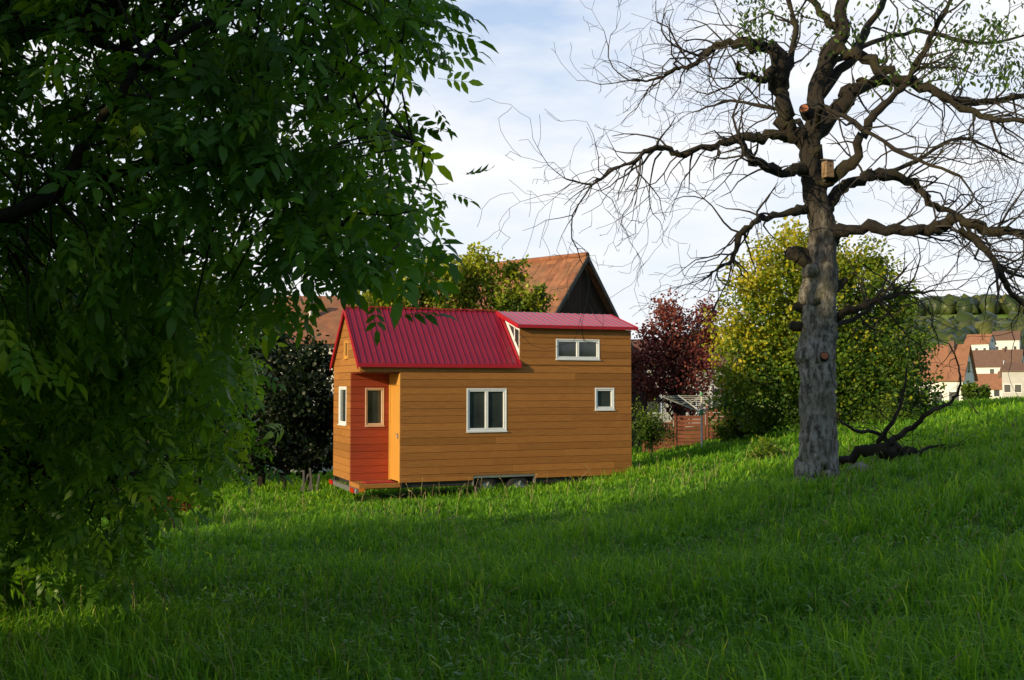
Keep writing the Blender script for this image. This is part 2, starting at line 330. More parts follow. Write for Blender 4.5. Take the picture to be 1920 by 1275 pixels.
window('pback',P1,1,M['palewood'],.026)
def slopept(w): return 2.62+w*sl
mb=MB(); th=.05
mb.prism([(-.06,-.07,slopept(-.07)),(-.06,1.275,3.86),(-.06,1.275,3.86+th),(-.06,-.07,slopept(-.07)+th)],[(3.73,-.07,slopept(-.07)),(3.73,1.275,3.86),(3.73,1.275,3.86+th),(3.73,-.07,slopept(-.07)+th)])
nr=28
for k in range(nr):
    u=-.03+k*(3.73/(nr-1))*.985
    q=[(-.07,slopept(-.07)+th),(1.27,3.86+th-.005)]
    mb.prism([(u,q[0][0],q[0][1]),(u+.016,q[0][0],q[0][1]),(u+.016,q[1][0],q[1][1]),(u,q[1][0],q[1][1])],
             [(u+.004,q[0][0]-.012,q[0][1]+.014),(u+.012,q[0][0]-.012,q[0][1]+.014),(u+.012,q[1][0]-.012,q[1][1]+.014),(u+.004,q[1][0]-.012,q[1][1]+.014)])
mb.build('roof',M['roofred'],H)
mb=MB()
mb.prism([(-.06,2.62,slopept(-.07)),(-.06,1.275,3.86),(-.06,1.275,3.86+th),(-.06,2.62,slopept(-.07)+th)],[(6.7,2.62,slopept(-.07)),(6.7,1.275,3.86),(6.7,1.275,3.86+th),(6.7,2.62,slopept(-.07)+th)])
mb.build('back_roof',M['roofred'],H)
mb=MB()
A=[(-.12,3.47),(1.275,3.87),(1.275,3.915),(-.12,3.515)]
mb.prism([(3.66,a,b) for a,b in A],[(6.74,a,b) for a,b in A])
k=3.69
while k<6.7:
    mb.prism([(k,-.12,3.515),(k+.02,-.12,3.515),(k+.02,1.27,3.913),(k,1.27,3.913)],[(k+.005,-.122,3.53),(k+.015,-.122,3.53),(k+.015,1.268,3.928),(k+.005,1.268,3.928)]); k+=.17
dr=mb.build('dormer_roof',M['roofsheen'],H)
mb=MB()
mb.box(3.64,6.76,-.145,-.122,3.45,3.525)
mb.prism([(3.635,-.13,3.43),(3.635,1.27,3.83),(3.635,1.27,3.93),(3.635,-.13,3.53)],[(3.658,-.13,3.43),(3.658,1.27,3.83),(3.658,1.27,3.93),(3.658,-.13,3.53)])
mb.prism([(6.742,-.13,3.43),(6.742,1.27,3.83),(6.742,1.27,3.93),(6.742,-.13,3.53)],[(6.762,-.13,3.43),(6.762,1.27,3.83),(6.762,1.27,3.93),(6.762,-.13,3.53)])
mb.build('fascia',M['trimred'],dr)
mb=MB()
for s in (0,1):
    f=(lambda w:w) if s==0 else (lambda w:2.55-w)
    mb.prism([(-.085,f(-.09),slopept(-.09)-.06),(-.085,f(1.275),3.80),(-.085,f(1.275),3.935),(-.085,f(-.09),slopept(-.09)+.085)],
             [(-.063,f(-.09),slopept(-.09)-.06),(-.063,f(1.275),3.80),(-.063,f(1.275),3.935),(-.063,f(-.09),slopept(-.09)+.085)])
mb.box(-.08,3.74,-.115,-.092,slopept(-.07)-.03,slopept(-.07)+.055)
mb.box(-.08,3.66,1.235,1.315,3.925,3.945)
mb.prism([(3.70,-.09,slopept(-.09)+.05),(3.70,1.2,slopept(1.2)+.05),(3.70,1.2,slopept(1.2)+.11),(3.70,-.09,slopept(-.09)+.11)],[(3.74,-.09,slopept(-.09)+.05),(3.74,1.2,slopept(1.2)+.05),(3.74,1.2,slopept(1.2)+.11),(3.74,-.09,slopept(-.09)+.11)])
mb.build('roof_trim',M['trimred'],H)
mb=MB()
tri=[(-.0,2.72),(-.0,3.44),(1.0,3.72)]
mb.prism([(3.755,a,b) for a,b in tri],[(3.775,a,b) for a,b in tri])
ck=mb.build('dormer_cheek',M['white'],H)
mb=MB(); t2=[(.10,2.98),(.10,3.40),(.70,3.58)]; mb.prism([(3.745,a,b) for a,b in t2],[(3.753,a,b) for a,b in t2]); mb.build('pane',M['glass'],ck)
mb=MB(); mb.box(3.735,3.745,.30,.34,3.15,3.5); mb.build('mullion',M['white'],ck)
mb=MB(); mb.box(.0,2.6,.06,.16,-.12,-.002); mb.box(4.12,6.6,.06,.16,-.12,-.002); mb.box(0,6.6,2.4,2.5,-.12,-.002); mb.box(2.6,4.12,.35,.45,-.12,-.002)
for u in (.1,1.2,2.4,4.3,5.4,6.5): mb.box(u,u+.08,.16,2.4,-.11,-.02)
mb.build('trailer_frame',M['under'],H)
mb=MB()
mb.prism([(6.6,.5,-.15),(6.6,.62,-.15),(7.7,1.32,-.15),(7.7,1.22,-.15)],[(6.6,.5,-.04),(6.6,.62,-.04),(7.7,1.32,-.04),(7.7,1.22,-.04)])
mb.prism([(6.6,2.05,-.15),(6.6,1.93,-.15),(7.7,1.23,-.15),(7.7,1.33,-.15)][::-1],[(6.6,2.05,-.041),(6.6,1.93,-.041),(7.7,1.23,-.041),(7.7,1.33,-.041)][::-1])
mb.tube([(7.6,1.275,-.1),(8.0,1.275,-.08)],[.05,.04],10); mb.tube([(7.5,1.2,-.5),(7.5,1.2,.12)],[.03,.03],8)
mb.build('drawbar',M['metal'],H)
mb=MB(); mb.box(2.60,4.12,.0,.35,.075,.095); mb.box(2.60,2.62,-.005,.35,-.12,.074); mb.box(4.10,4.12,-.005,.35,-.12,.074); mb.box(2.62,4.10,-.012,-.002,.045,.074)
mb.build('mudguard',M['metal'],H)
for u in (2.95,3.73):
    prof=[(.15,0),(.25,-.01),(.275,.02),(.28,.1),(.275,.17),(.25,.2),(.15,.19)]
    n=28
    vs=[(u+math.cos(6.28318*k/n)*r,.04+y,-.20+math.sin(6.28318*k/n)*r) for r,y in prof for k in range(n)]
    fs=[(i*n+k,(i+1)*n+k,(i+1)*n+(k+1)%n,i*n+(k+1)%n) for i in range(len(prof)-1) for k in range(n)]
    mb=MB(); mb.add(vs,fs); ty=mb.build('wheel',M['rubber'],H,smooth=True)
    mb=MB(); mb.tube([(u,.06,-.2),(u,.20,-.2)],[.155,.155],20); mb.tube([(u,.035,-.2),(u,.06,-.2)],[.05,.06],14)
    for k in range(5):
        a=6.28318*k/5; mb.tube([(u+.04*math.cos(a),.05,-.2+.04*math.sin(a)),(u+.15*math.cos(a),.055,-.2+.15*math.sin(a))],[.02,.026],6)
    mb.build('rim',M['metal'],ty)
mb=MB(); mb.box(-.10,-.02,-.02,2.57,-.2,-.10); mb.build('rear_bumper',M['metal'],H,bevel=.006)
for w in (.08,2.15):
    mb=MB(); mb.box(-.125,-.101,w,w+.32,-.2,-.09); mb.build('tail_light',M['redlens'],H,bevel=.01)
mb=MB(); mb.box(-.02,.10,-.055,-.031,-.16,-.09); mb.build('side_reflector',M['orange'],H)
dm=MB(); dm.box(-.33,.33,-.24,.24,0,.018); m_=dm.build('doormat',M['mat'],bevel=.004)
cx,cy=math.cos(HR),math.sin(HR); lx,ly=.5,.33
m_.location=(HO[0]+lx*cx-ly*cy,HO[1]+lx*cy+ly*cx,HO[2]-.003); m_.rotation_euler=(0,0,HR)
tag(m_,'red doormat on the porch floor of the board house','doormat')
# ---------------- curves
def catmull(P,W,sub=5,jit=0):
    P=[Vector(p) for p in P]; out=[];wo=[]
    for i in range(len(P)-1):
        p0=P[max(i-1,0)];p1=P[i];p2=P[i+1];p3=P[min(i+2,len(P)-1)]
        for k in range(sub):
            t=k/sub; q=.5*((2*p1)+(p2-p0)*t+(2*p0-5*p1+4*p2-p3)*t*t+(3*p1-p0-3*p2+p3)*t**3)
            w=W[i]*(1-t)+W[i+1]*t
            if i+k>0 and jit: q=q+Vector((random.gauss(0,1),random.gauss(0,1),random.gauss(0,1)))*jit*w
            out.append(q); wo.append(w)
    out.append(P[-1]);wo.append(W[-1]); return out,wo
def grow(mb,p,d,L,r,lev,droop,tips,seg=.16,n=4,spread=1.0,wig=.3,pr=.5):
    pts=[p.copy()];rad=[r]; d=d.normalized(); m=max(3,int(L/seg)); cur=p.copy()
    kids=[]
    for k in range(m):
        d=(d+Vector((random.gauss(0,wig),random.gauss(0,wig),random.gauss(0,wig)-droop))).normalized()
        cur=cur+d*(L/m); pts.append(cur.copy()); rr_=r*(1-.72*(k+1)/m); rad.append(max(rr_,.0034))
        if lev>0 and k>=1 and random.random()<pr: kids.append((cur.copy(),d.copy(),max(rr_,.004)))
    mb.tube(pts,rad,n if r>.012 else 3,cap=False); tips.append((cur,d))
    for q,dd,rr_ in kids:
        o=Vector((random.gauss(0,1),random.gauss(0,1),random.gauss(0,1))); o=(o-dd*o.dot(dd)).normalized()
        nd_=(dd*random.uniform(.4,1.0)+o*random.uniform(.5,1.0)*spread).normalized()
        grow(mb,q,nd_,L*random.uniform(.3,.65),rr_*.75,lev-1,droop,tips,seg,n,spread,wig,pr)
# ---------------- cherry tree
CD=16.0
tb=at(1535,893,CD); tbz=g1(tb[0],CD)
CT=empty('cherry_tree',(0,0,0),'old gnarled almost leafless cherry tree with thick grey trunk','tree')
def S(w): return w/F*CD/2
def path(L,sub=5,jit=.12,ws=1):
    P=[at(a,b,CD+dz) for a,b,w,dz in L]; W=[S(w)*ws for a,b,w,dz in L]; return catmull(P,W,sub,jit)
trunk=[(1535,925,94,0),(1535,893,82,0),(1534,860,72,0),(1533,800,66,0),(1533,720,62,0),(1532,660,70,0),(1533,600,62,0),(1537,550,66,0),(1540,500,58,0),(1541,430,48,0),(1533,380,44,0),(1522,325,42,0),(1518,270,36,0),(1532,215,33,0),(1530,170,30,.1),(1548,120,31,.1),(1556,92,28,.1),(1582,62,24,.1),(1574,20,22,.1),(1592,-30,18,.1),(1575,-100,14,.1),(1600,-200,9,.1)]
pp,ww=path(trunk,6,.045); mb=MB(); mb.tube(pp,ww,36,jit=.11)
for k in range(7):
    a=k*.9+.3; b=at(1535,885,CD); e=Vector((b[0]+math.cos(a)*.42,b[1]+math.sin(a)*.42,0)); e.z=g1(e.x,e.y)-.05
    mb.tube([Vector(b)+Vector((math.cos(a)*.13,math.sin(a)*.13,.35)),Vector((b[0]+math.cos(a)*.25,b[1]+math.sin(a)*.25,tbz+.13)),e],[.09,.08,.04],8,jit=.1)
for (a,b,w,dz) in [(1527,507,28,-.20),(1520,665,36,-.17),(1560,720,20,-.12),(1555,600,20,-.15)]:
    c=Vector(at(a,b,CD+dz)); mb.tube([c+Vector((0,.2,0)),c+Vector((0,.05,0)),c+Vector((0,-.03,0)),c+Vector((0,-.07,0))],[S(w)*1.3,S(w)*1.15,S(w)*.8,S(w)*.25],12,jit=.12)
mb.build('trunk',M['bark'],CT,smooth=True)
for pts in [[(1530,500,34,0),(1503,482,30,0),(1483,472,26,0),(1476,468,14,0)],[(1520,580,24,0),(1496,576,17,0),(1486,575,13,0)],[(1515,615,20,0),(1494,612,20,0),(1481,608,15,0)],[(1560,545,24,0),(1578,532,16,0),(1588,524,10,0)]]:
    mb=MB(); p_,w_=path(pts,3,.06); mb.tube(p_,w_,10,jit=.2); mb.build('limb_stub',M['barkd'],CT)
for (a,b,w,dz,nx) in [(1546,667,14,-.33,0),(1508,203,17,-.2,-.3)]:
    c=Vector(at(a,b,CD+dz)); mb=MB(); s=Vector((nx*.1,-.05,.02)); mb.tube([c-s*4,c,],[S(w)*1.35,S(w)*1.2],14,jit=.08); st=mb.build('limb_stub',M['barkd'],CT)
    mb=MB(); mb.tube([c,c+s*.1],[S(w)*.95,S(w)*.9],14,jit=.06); mb.build('cut_face',M['cut'],st)
limbs=[
 [(1525,300,44,0),(1490,262,42,0),(1468,215,36,-.1),(1457,150,32,-.1),(1452,98,28,-.2),(1430,86,24,-.2),(1400,84,22,-.3),(1345,82,16,-.3),(1325,100,13,-.3),(1300,122,10,-.4),(1265,130,8,-.4),(1240,145,6,-.4),(1208,152,4,-.4)],
 [(1510,262,26,0),(1470,256,23,-.1),(1420,256,20,-.3),(1380,262,17,-.4),(1330,275,15,-.5),(1275,288,13,-.6),(1245,278,12,-.6),(1215,284,10,-.7),(1185,305,7,-.8),(1150,318,6,-.8),(1110,345,5,-.9),(1060,335,3,-.9)],
 [(1515,318,26,0),(1465,320,22,-.4),(1425,308,19,-.7),(1402,285,16,-.9),(1388,262,8,-1.)],
 [(1515,392,20,0),(1470,402,16,-.3),(1420,415,14,-.5),(1388,440,12,-.6),(1375,485,9,-.7),(1345,503,6,-.7),(1325,520,3,-.7)],
 [(1555,440,32,0),(1600,430,27,-.2),(1665,430,24,-.4),(1735,436,22,-.6),(1765,420,22,-.6),(1800,412,20,-.7),(1850,430,18,-.8),(1920,440,14,-.9),(2000,465,10,-1.),(2080,500,6,-1.)],
 [(1800,430,16,-.7),(1850,470,14,-.8),(1880,520,12,-.8),(1905,560,9,-.8),(1950,590,5,-.8)],
 [(1545,392,30,0),(1580,355,27,.2),(1610,335,24,.3),(1660,328,22,.4),(1715,340,18,.5),(1745,378,15,.5),(1800,410,12,.6),(1850,470,10,.7),(1890,510,8,.7),(1940,520,5,.7)],
 [(1525,255,34,0),(1565,205,32,.1),(1600,170,28,.2),(1640,152,25,.4),(1710,150,22,.6),(1780,185,17,.7),(1860,190,13,.8),(1950,170,8,.9)],
 [(1556,95,28,.1),(1610,108,24,-.2),(1680,140,20,-.5),(1760,175,16,-.8),(1840,215,12,-1.),(1930,230,8,-1.2)],
 [(1540,350,26,0),(1590,312,22,-.3),(1618,260,20,-.5),(1640,210,16,-.6),(1690,165,14,-.7),(1735,90,11,-.8),(1780,10,8,-.9),(1810,-70,5,-1.)],
 [(1535,180,26,.1),(1600,100,22,.5),(1640,30,17,.8),(1690,-60,12,1.),(1740,-140,7,1.2)],
 [(1465,175,20,-.1),(1478,120,15,0),(1490,50,12,.1),(1470,-20,9,.2),(1440,-100,6,.3)],
 [(1575,60,20,.1),(1530,10,14,.3),(1500,-50,10,.5),(1470,-120,6,.6)],
 [(1560,598,20,0),(1600,580,16,-.2),(1650,560,11,-.3),(1700,550,8,-.4),(1752,545,4,-.5)],
 [(1560,610,14,0),(1600,600,10,.4),(1640,570,7,.6),(1700,500,4,.8)],
 [(1450,130,18,-.2),(1425,152,14,-.3),(1405,140,11,-.4)],
 [(1530,250,14,0),(1540,200,12,-.6),(1600,230,10,-1.3),(1700,290,8,-2.),(1800,330,5,-2.4)],
 [(1520,250,14,0),(1500,230,12,.8),(1440,200,9,1.6),(1370,190,6,2.2),(1300,210,4,2.6)],
 [(1545,130,16,.1),(1620,90,13,.9),(1720,60,10,1.4),(1840,80,7,1.8),(1950,60,4,2)],
 [(1650,335,12,.4),(1720,300,10,.9),(1800,260,8,1.3),(1900,300,5,1.6)],
]
twm=MB(); tips=[]
for li,L in enumerate(limbs):
    p_,w_=path(L,5,.38,.86); w_=[w*(1+random.gauss(0,.12)) for w in w_]; mb=MB(); mb.tube(p_,w_,10,jit=.22); mb.build('limb',M['barkd'],CT,smooth=True)
    n=len(p_)
    for k in range(int(n*.25),n):
        cnt=2 if k>n*.6 else 1
        for _ in range(cnt):
            if random.random()<.58:
                t=(p_[min(k+1,n-1)]-p_[k-1]).normalized(); o=Vector((random.gauss(0,1),random.gauss(0,1.1),random.gauss(.15,1))); o=(o-t*o.dot(t)).normalized()
                grow(twm,p_[k],t*.8+o,random.uniform(.4,1.15)*(1.2 if w_[k]<.05 else 1),min(w_[k]*.5,.02),2,.02,tips)
    grow(twm,p_[-1],(p_[-1]-p_[-2]),random.uniform(.8,1.2),w_[-1]*.8,2,.0,tips)
for a,b,dz,dx,dzz in [(1160,312,-.8,-1,.25),(1200,152,-.4,-1,-.1),(1300,110,-.4,-1,.35),(1240,285,-.6,-.6,-.7),(1330,275,-.5,-.5,-.8),(1380,440,-.6,-.7,-.6),(1440,90,-.2,-.6,.7),(1345,84,-.3,-1,.3),(1372,485,-.7,-.3,-1),(1110,345,-.9,-.6,-.7),(1400,285,-.9,-.8,-.5),(1470,0,.2,-1,.1),(1440,-60,.3,-1,-.15),(1480,40,.1,-1,.1),(1400,84,-.3,-1,.5),(1275,288,-.6,-1,-.3)]:
    grow(twm,Vector(at(a,b,CD+dz)),Vector((dx,random.gauss(0,.4),dzz+random.gauss(0,.25))),random.uniform(1.1,1.8),.016,3,.012,tips,seg=.17,wig=.25,pr=.48)
for a,b,dz in [(1700,335,.5),(1800,420,.6),(1850,430,-.8),(1780,185,.7),(1840,215,-1.),(1900,440,-.9),(1665,430,-.4),(1740,436,-.6),(1690,165,-.7),(1880,500,-.5),(1640,560,-.3)]:
    for q in range(3): grow(twm,Vector(at(a,b,CD+dz)),Vector((1,random.gauss(0,.7),random.gauss(0,.8))),random.uniform(1.,1.8),.016,3,.015,tips,seg=.17,wig=.25,pr=.46)
twm.build('twigs',M['twig'],CT)
TP=np.array([t[0][:] for t in tips]); a,b,_=proj(TP)
sel=np.where((b<165)&(a>1380)&((b<70)|(a>1650)|(RNG.random(len(a))<.15)))[0]
P=TP[sel]; P=np.repeat(P,8,0); n=len(P); P=P+RNG.normal(0,.09,(n,3)); an=RNG.uniform(0,6.28,n)
Xd=np.stack([np.cos(an)*.7,np.sin(an)*.7,-RNG.uniform(.3,1.5,n)],1); Nn=norm(RNG.normal(size=(n,3))+[0,-.3,.6])
V_,T_=inst(LT,LF,P,Xd,Nn,RNG.uniform(.06,.11,n)); mesh_np('foliage',V_,T_,M['cherryleaf'],CT,np.repeat(RNG.random(n),6))
nb=at(1552,317,CD-.27); N=empty('nest_box',nb,'small pale wooden nest box on the bare cherry trunk','nest box',R(20)); N.scale=(.75,.75,.88)
mb=MB(); mb.box(-.09,.09,-.085,.085,-.15,.13); mb.build('body',M['box'],N,bevel=.004)
mb=MB(); mb.prism([(-.11,-.12,.132),(.11,-.12,.132),(.11,.1,.165),(-.11,.1,.165)],[(-.11,-.12,.15),(.11,-.12,.15),(.11,.1,.183),(-.11,.1,.183)]); mb.build('roof',M['plank'],N)
mb=MB(); mb.tube([(0,-.089,.05),(0,-.0855,.05)],[.018,.018],14); mb.build('entrance_hole',M['core'],N)
mb=MB(); mb.box(-.02,.02,.086,.30,-.2,-.17); mb.box(-.02,.02,.086,.11,-.17,.2); mb.build('bracket',M['plank'],N)
# ---------------- walnut tree
def inpoly(x,y,poly):
    c=np.zeros(len(x),bool); n=len(poly)
    for i in range(n):
        x1,y1=poly[i];x2,y2=poly[(i+1)%n]
        if y1==y2: continue
        c^=((y1>y)!=(y2>y))&(x<(x2-x1)*(y-y1)/(y2-y1)+x1)
    return c
polyU=[(-500,-400),(720,-400),(760,-60),(800,10),(798,70),(795,130),(765,185),(770,240),(805,290),(825,325),(800,350),(740,370),(750,400),(730,435),(735,460),(750,485),(745,505),(690,500),(630,480),(580,490),(540,530),(500,570),(440,600),(-500,640)]
polyL=[(-700,560),(400,560),(430,620),(410,680),(440,740),(435,800),(445,830),(420,880),(380,905),(330,930),(290,950),(230,960),(190,1010),(60,1050),(-700,1080)]
WT=empty('walnut_tree',(0,0,0),'large dark walnut tree with hanging compound leaves filling the left side','tree')
base=Vector((-8.0,6.0,g1(-8,6)-.1))
mb=MB(); p_,w_=catmull([base,base+Vector((.1,0,1.)),base+Vector((.0,.1,2.3)),base+Vector((.3,.1,4.2)),base+Vector((.2,0,6.5)),base+Vector((.5,0,9))],[.42,.30,.27,.22,.15,.05],5,.03); mb.tube(p_,w_,18,jit=.08); mb.build('trunk',M['barkd'],WT,smooth=True)
WL=[[base+Vector((0,0,1.9)),at(-400,520,7.2),at(60,380,6.5),at(120,335,6.4),at(160,270,6.3),at(230,170,6.2),at(270,110,6.2),at(420,20,6.3),at(560,-60,6.3)],
    [base+Vector((0,0,1.8)),at(-250,520,7.6),at(100,360,6.6),at(220,320,6.5),at(330,300,6.5),at(430,330,6.6),at(560,400,6.8),at(690,450,6.8)],
    [base+Vector((0,0,3.2)),at(-200,150,7.5),at(100,60,7.3),at(330,150,7.1),at(520,180,6.9),at(680,220,6.7),at(780,270,6.5)],
    [base+Vector((0,0,1.4)),at(-300,700,9),at(0,640,9.3),at(160,650,9.3),at(300,700,9.2),at(400,780,9.2)],
    [base+Vector((0,0,1.2)),at(-300,860,8.6),at(-50,860,8.8),at(140,880,9),at(280,900,9)],
    [base+Vector((0,0,2.4)),at(-200,430,8.4),at(150,440,8.6),at(350,470,8.4),at(520,500,8.)],
    [base+Vector((0,0,4)),(-6,5,6.),(-4,5.5,7),(-2,6,7.6)],
    [base+Vector((0,0,2.2)),(-8.5,3,3.4),(-8,1,4.2),(-8,-2,4.6)],[base+Vector((0,0,2.5)),(-10,5,3.4),(-13,4,4.2)],[base+Vector((0,0,2.8)),(-6,3.5,3.8),(-4.5,1.,4.6)]]
nodes=[]
for L in WL:
    m=len(L); p_,w_=catmull([tuple(q) for q in L],[.05*(1-.75*i/(m-1))for i in range(m)],6,.3); mb=MB(); mb.tube(p_,w_,9,jit=.12); mb.build('limb',M['barkd'],WT,smooth=True)
    nodes+=[(Vector(q),w) for q,w in zip(p_,w_)][6:]
NPn=np.array([q[0][:] for q in nodes])
def pts_in_poly(poly,n,dfun):
    xs=[p[0] for p in poly];ys=[p[1] for p in poly]; out=[]
    while len(out)<n:
        x=RNG.uniform(min(xs),max(xs),4000);y=RNG.uniform(min(ys),max(ys),4000); k=inpoly(x,y,poly)
        for a,b in zip(x[k],y[k]):
            out.append(at(a,b,dfun(a,b)))
            if len(out)>=n: break
    return np.array(out)
PU=pts_in_poly(polyU,900,lambda a,b:random.uniform(5.8,8.6)+max(0,(500-a))*.0012)
PL=pts_in_poly(polyL,620,lambda a,b:random.uniform(8.0,11.0))
n=9000; q=RNG.normal(size=(n,3)); q=norm(q)*(RNG.random(n)**(1/2.6))[:,None]; PO=np.array([-7.2,1.2,4.6])+q*np.array([5.7,5.9,4.4])  # crown part out of view, added and shaped to shade the foreground
a,b,d=proj(PO); vis=(d>0.2)&(a>-380)&(a<2400)&(b>-500)&(b<1500)
cc=PO[:,0]*.626-PO[:,1]*.78
PO=PO[(~vis)&~((cc<-7.8)&(PO[:,2]<3.6))]; PO=PO[(np.hypot(PO[:,0],PO[:,1])>2.2)&(PO[:,2]>gz(PO[:,0],PO[:,1])+.4)]; PO=PO[:1050]
def compound():
    V=[];T=[]
    def leaflet(o,ang,L,w,dr):
        b=len(V); ca,sa=math.cos(ang),math.sin(ang)
        for u,v,z in [(0,0,0),(.32,.42,.03),(.32,-.42,.03),(.7,.40,-.03),(.7,-.40,-.03),(1.04,0,-.16)]:
            x=u*L;y=v*w; V.append((o+x*ca-y*sa,x*sa+y*ca,z*L-dr*u*u*L-.25*o*o))
        for t in [(0,2,1),(1,2,4),(1,4,3),(3,4,5)]: T.append(tuple(b+i for i in t))
    for o,L in ((.30,.30),(.52,.40),(.76,.44)):
        leaflet(o,1.0,L,.38*L*1.3,.35);leaflet(o,-1.0,L,.38*L*1.3,.35)
    leaflet(.98,0,.50,.25,.4)
    b=len(V); V.extend([(0,.008,0),(0,-.008,0),(1.,-.006,-.25),(1.,.006,-.25)]); T.extend([(b,b+1,b+2),(b,b+2,b+3)])
    return np.array(V),np.array(T)
CV,CTt=compound()
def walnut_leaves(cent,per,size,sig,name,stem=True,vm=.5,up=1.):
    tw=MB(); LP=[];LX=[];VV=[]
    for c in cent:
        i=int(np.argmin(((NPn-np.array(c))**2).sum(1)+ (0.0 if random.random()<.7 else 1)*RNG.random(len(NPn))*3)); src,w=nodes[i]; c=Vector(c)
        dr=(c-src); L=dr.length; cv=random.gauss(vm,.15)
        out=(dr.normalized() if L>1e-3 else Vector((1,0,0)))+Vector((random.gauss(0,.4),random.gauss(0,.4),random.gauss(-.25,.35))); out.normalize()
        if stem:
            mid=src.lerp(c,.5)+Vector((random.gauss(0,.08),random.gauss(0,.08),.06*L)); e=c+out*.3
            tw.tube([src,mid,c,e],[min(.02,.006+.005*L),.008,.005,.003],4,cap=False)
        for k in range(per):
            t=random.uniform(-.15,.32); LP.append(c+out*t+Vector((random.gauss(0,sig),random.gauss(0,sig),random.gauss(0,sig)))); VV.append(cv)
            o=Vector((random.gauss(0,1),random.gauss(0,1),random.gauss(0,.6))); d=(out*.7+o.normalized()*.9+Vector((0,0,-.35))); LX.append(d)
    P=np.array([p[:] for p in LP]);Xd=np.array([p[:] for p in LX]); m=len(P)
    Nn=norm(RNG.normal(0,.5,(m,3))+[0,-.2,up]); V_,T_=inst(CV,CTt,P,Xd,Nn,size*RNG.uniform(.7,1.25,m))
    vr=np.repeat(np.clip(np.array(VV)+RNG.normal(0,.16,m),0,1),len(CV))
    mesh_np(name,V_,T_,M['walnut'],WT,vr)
    return tw
tw=walnut_leaves(PU,8,.22,.09,'foliage',True,.45); tw.build('twigs',M['barkd'],WT)
tw=walnut_leaves(PL,12,.20,.13,'foliage',True,.6,.6); tw.build('twigs',M['barkd'],WT)  # lower foliage toned lighter: its sunlit look is put into the leaf colour
walnut_leaves(PO,10,.44,.22,'foliage',False)
# ---------------- background trees made of lobes
def tree(name,label,cat,D,blobs,dens,per,ls,mat,sig=.2,seed=1,trunk_r=.1,stems=1,root=None,squash=1.,vb=.42,hv=.3,lrw=.6):
    r_=np.random.default_rng(seed); sc_=D/F
    bx=[at(a,b,D) for a,b,r in blobs]; rad=[r*sc_ for a,b,r in blobs]
    cx_=root if root is not None else sum(p[0]*r for p,r in zip(bx,rad))/sum(rad); gzv=g1(cx_,D)
    T=empty(name,(cx_,D,gzv),label,cat)
    Pc=[];Rc=[];O=[]
    for p,r in zip(bx,rad):
        k=max(5,int(dens*r*r)); q=norm(r_.normal(size=(k,3)))*((r_.random(k)**.4)*(1+.28*r_.normal(size=k).clip(-1,1.8)))[:,None]*r
        dy=r_.uniform(-.45,.45)*np.mean(rad)
        c=np.array([p[0]-cx_,dy*squash,p[2]-gzv]); Pc.append(q*[1,squash,1]+c); Rc+= [r]*k; O.append(np.tile(c,(k,1)))
    Pc=np.vstack(Pc);Rc=np.array(Rc);O=np.vstack(O); k=Pc[:,2]>.1; Pc,Rc,O=Pc[k],Rc[k],O[k]
    n=len(Pc)*per; P=np.repeat(Pc,per,0)+r_.normal(0,1,(n,3))*np.repeat(sig*np.minimum(Rc,1.2),per)[:,None]; P[:,2]=np.maximum(P[:,2],.03)
    outw=norm(P-np.repeat(O,per,0)); Xd=r_.normal(size=(n,3))+outw*.5+np.array([0,0,-.3]); Nn=norm(r_.normal(0,.8,(n,3))+outw*.6+[0,0,.5])
    V_,T_=inst(LT*[1,1.6,1],LF,P,Xd,Nn,ls*r_.uniform(.7,1.3,n))
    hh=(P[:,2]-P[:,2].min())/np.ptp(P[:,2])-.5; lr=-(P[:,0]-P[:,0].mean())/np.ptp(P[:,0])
    cv=np.repeat(r_.normal(0,.13,len(Pc)),per); vr=np.clip(vb+cv+r_.normal(0,.12,n)+.15*outw[:,2]+hv*(hh+lrw*lr),0,1)  # lighter towards top and left: sunlight painted into the leaf tone
    mesh_np('crown',V_,T_,mat,T,np.repeat(vr,6))
    mb=MB(); top_=max(Pc[:,2]); W=np.ptp(Pc[:,0])/2
    for s in range(stems):
        a=6.28*s/max(stems,1)+seed; k=0 if stems==1 else .1*W
        b=Vector((math.cos(a)*k,math.sin(a)*k,-.1)); tp_=Vector((math.cos(a)*W*.45*(stems>1),math.sin(a)*W*.3*(stems>1),top_*.75))
        p_,w_=catmull([b,b.lerp(tp_,.4)+Vector((.06,0,0)),b.lerp(tp_,.7),tp_],[trunk_r,trunk_r*.8,trunk_r*.55,trunk_r*.2],5,.1); mb.tube(p_,w_,8,jit=.1)
    mb.build('trunk',M['barkd'],T,smooth=True)
    lm=MB()
    for k in range(0,len(Pc),max(1,len(Pc)//70)):
        e=Vector(Pc[k]); s=Vector((0,0,max(.1,e.z*random.uniform(.3,.8)))); lm.tube([s,s.lerp(e,.5)+Vector((0,0,.05)),e],[trunk_r*.3,trunk_r*.2,.01],4,cap=False)
    lm.build('branches',M['barkd'],T)
    return T
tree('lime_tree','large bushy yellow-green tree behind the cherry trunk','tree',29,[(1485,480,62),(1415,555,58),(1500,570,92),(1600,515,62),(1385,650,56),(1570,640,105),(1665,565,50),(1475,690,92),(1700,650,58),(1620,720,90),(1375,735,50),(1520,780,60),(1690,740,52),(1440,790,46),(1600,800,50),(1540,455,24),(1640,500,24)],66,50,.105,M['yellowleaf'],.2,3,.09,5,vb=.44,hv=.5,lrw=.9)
tree('purple_plum_tree','purple-leaved plum tree right of the board house','tree',36,[(1265,590,34),(1232,640,42),(1300,630,44),(1250,690,50),(1310,700,50),(1212,720,30),(1285,745,36),(1328,590,26),(1240,580,20),(1205,670,22),(1340,640,20)],58,34,.115,M['purple'],.3,5,.1,2,vb=.5)
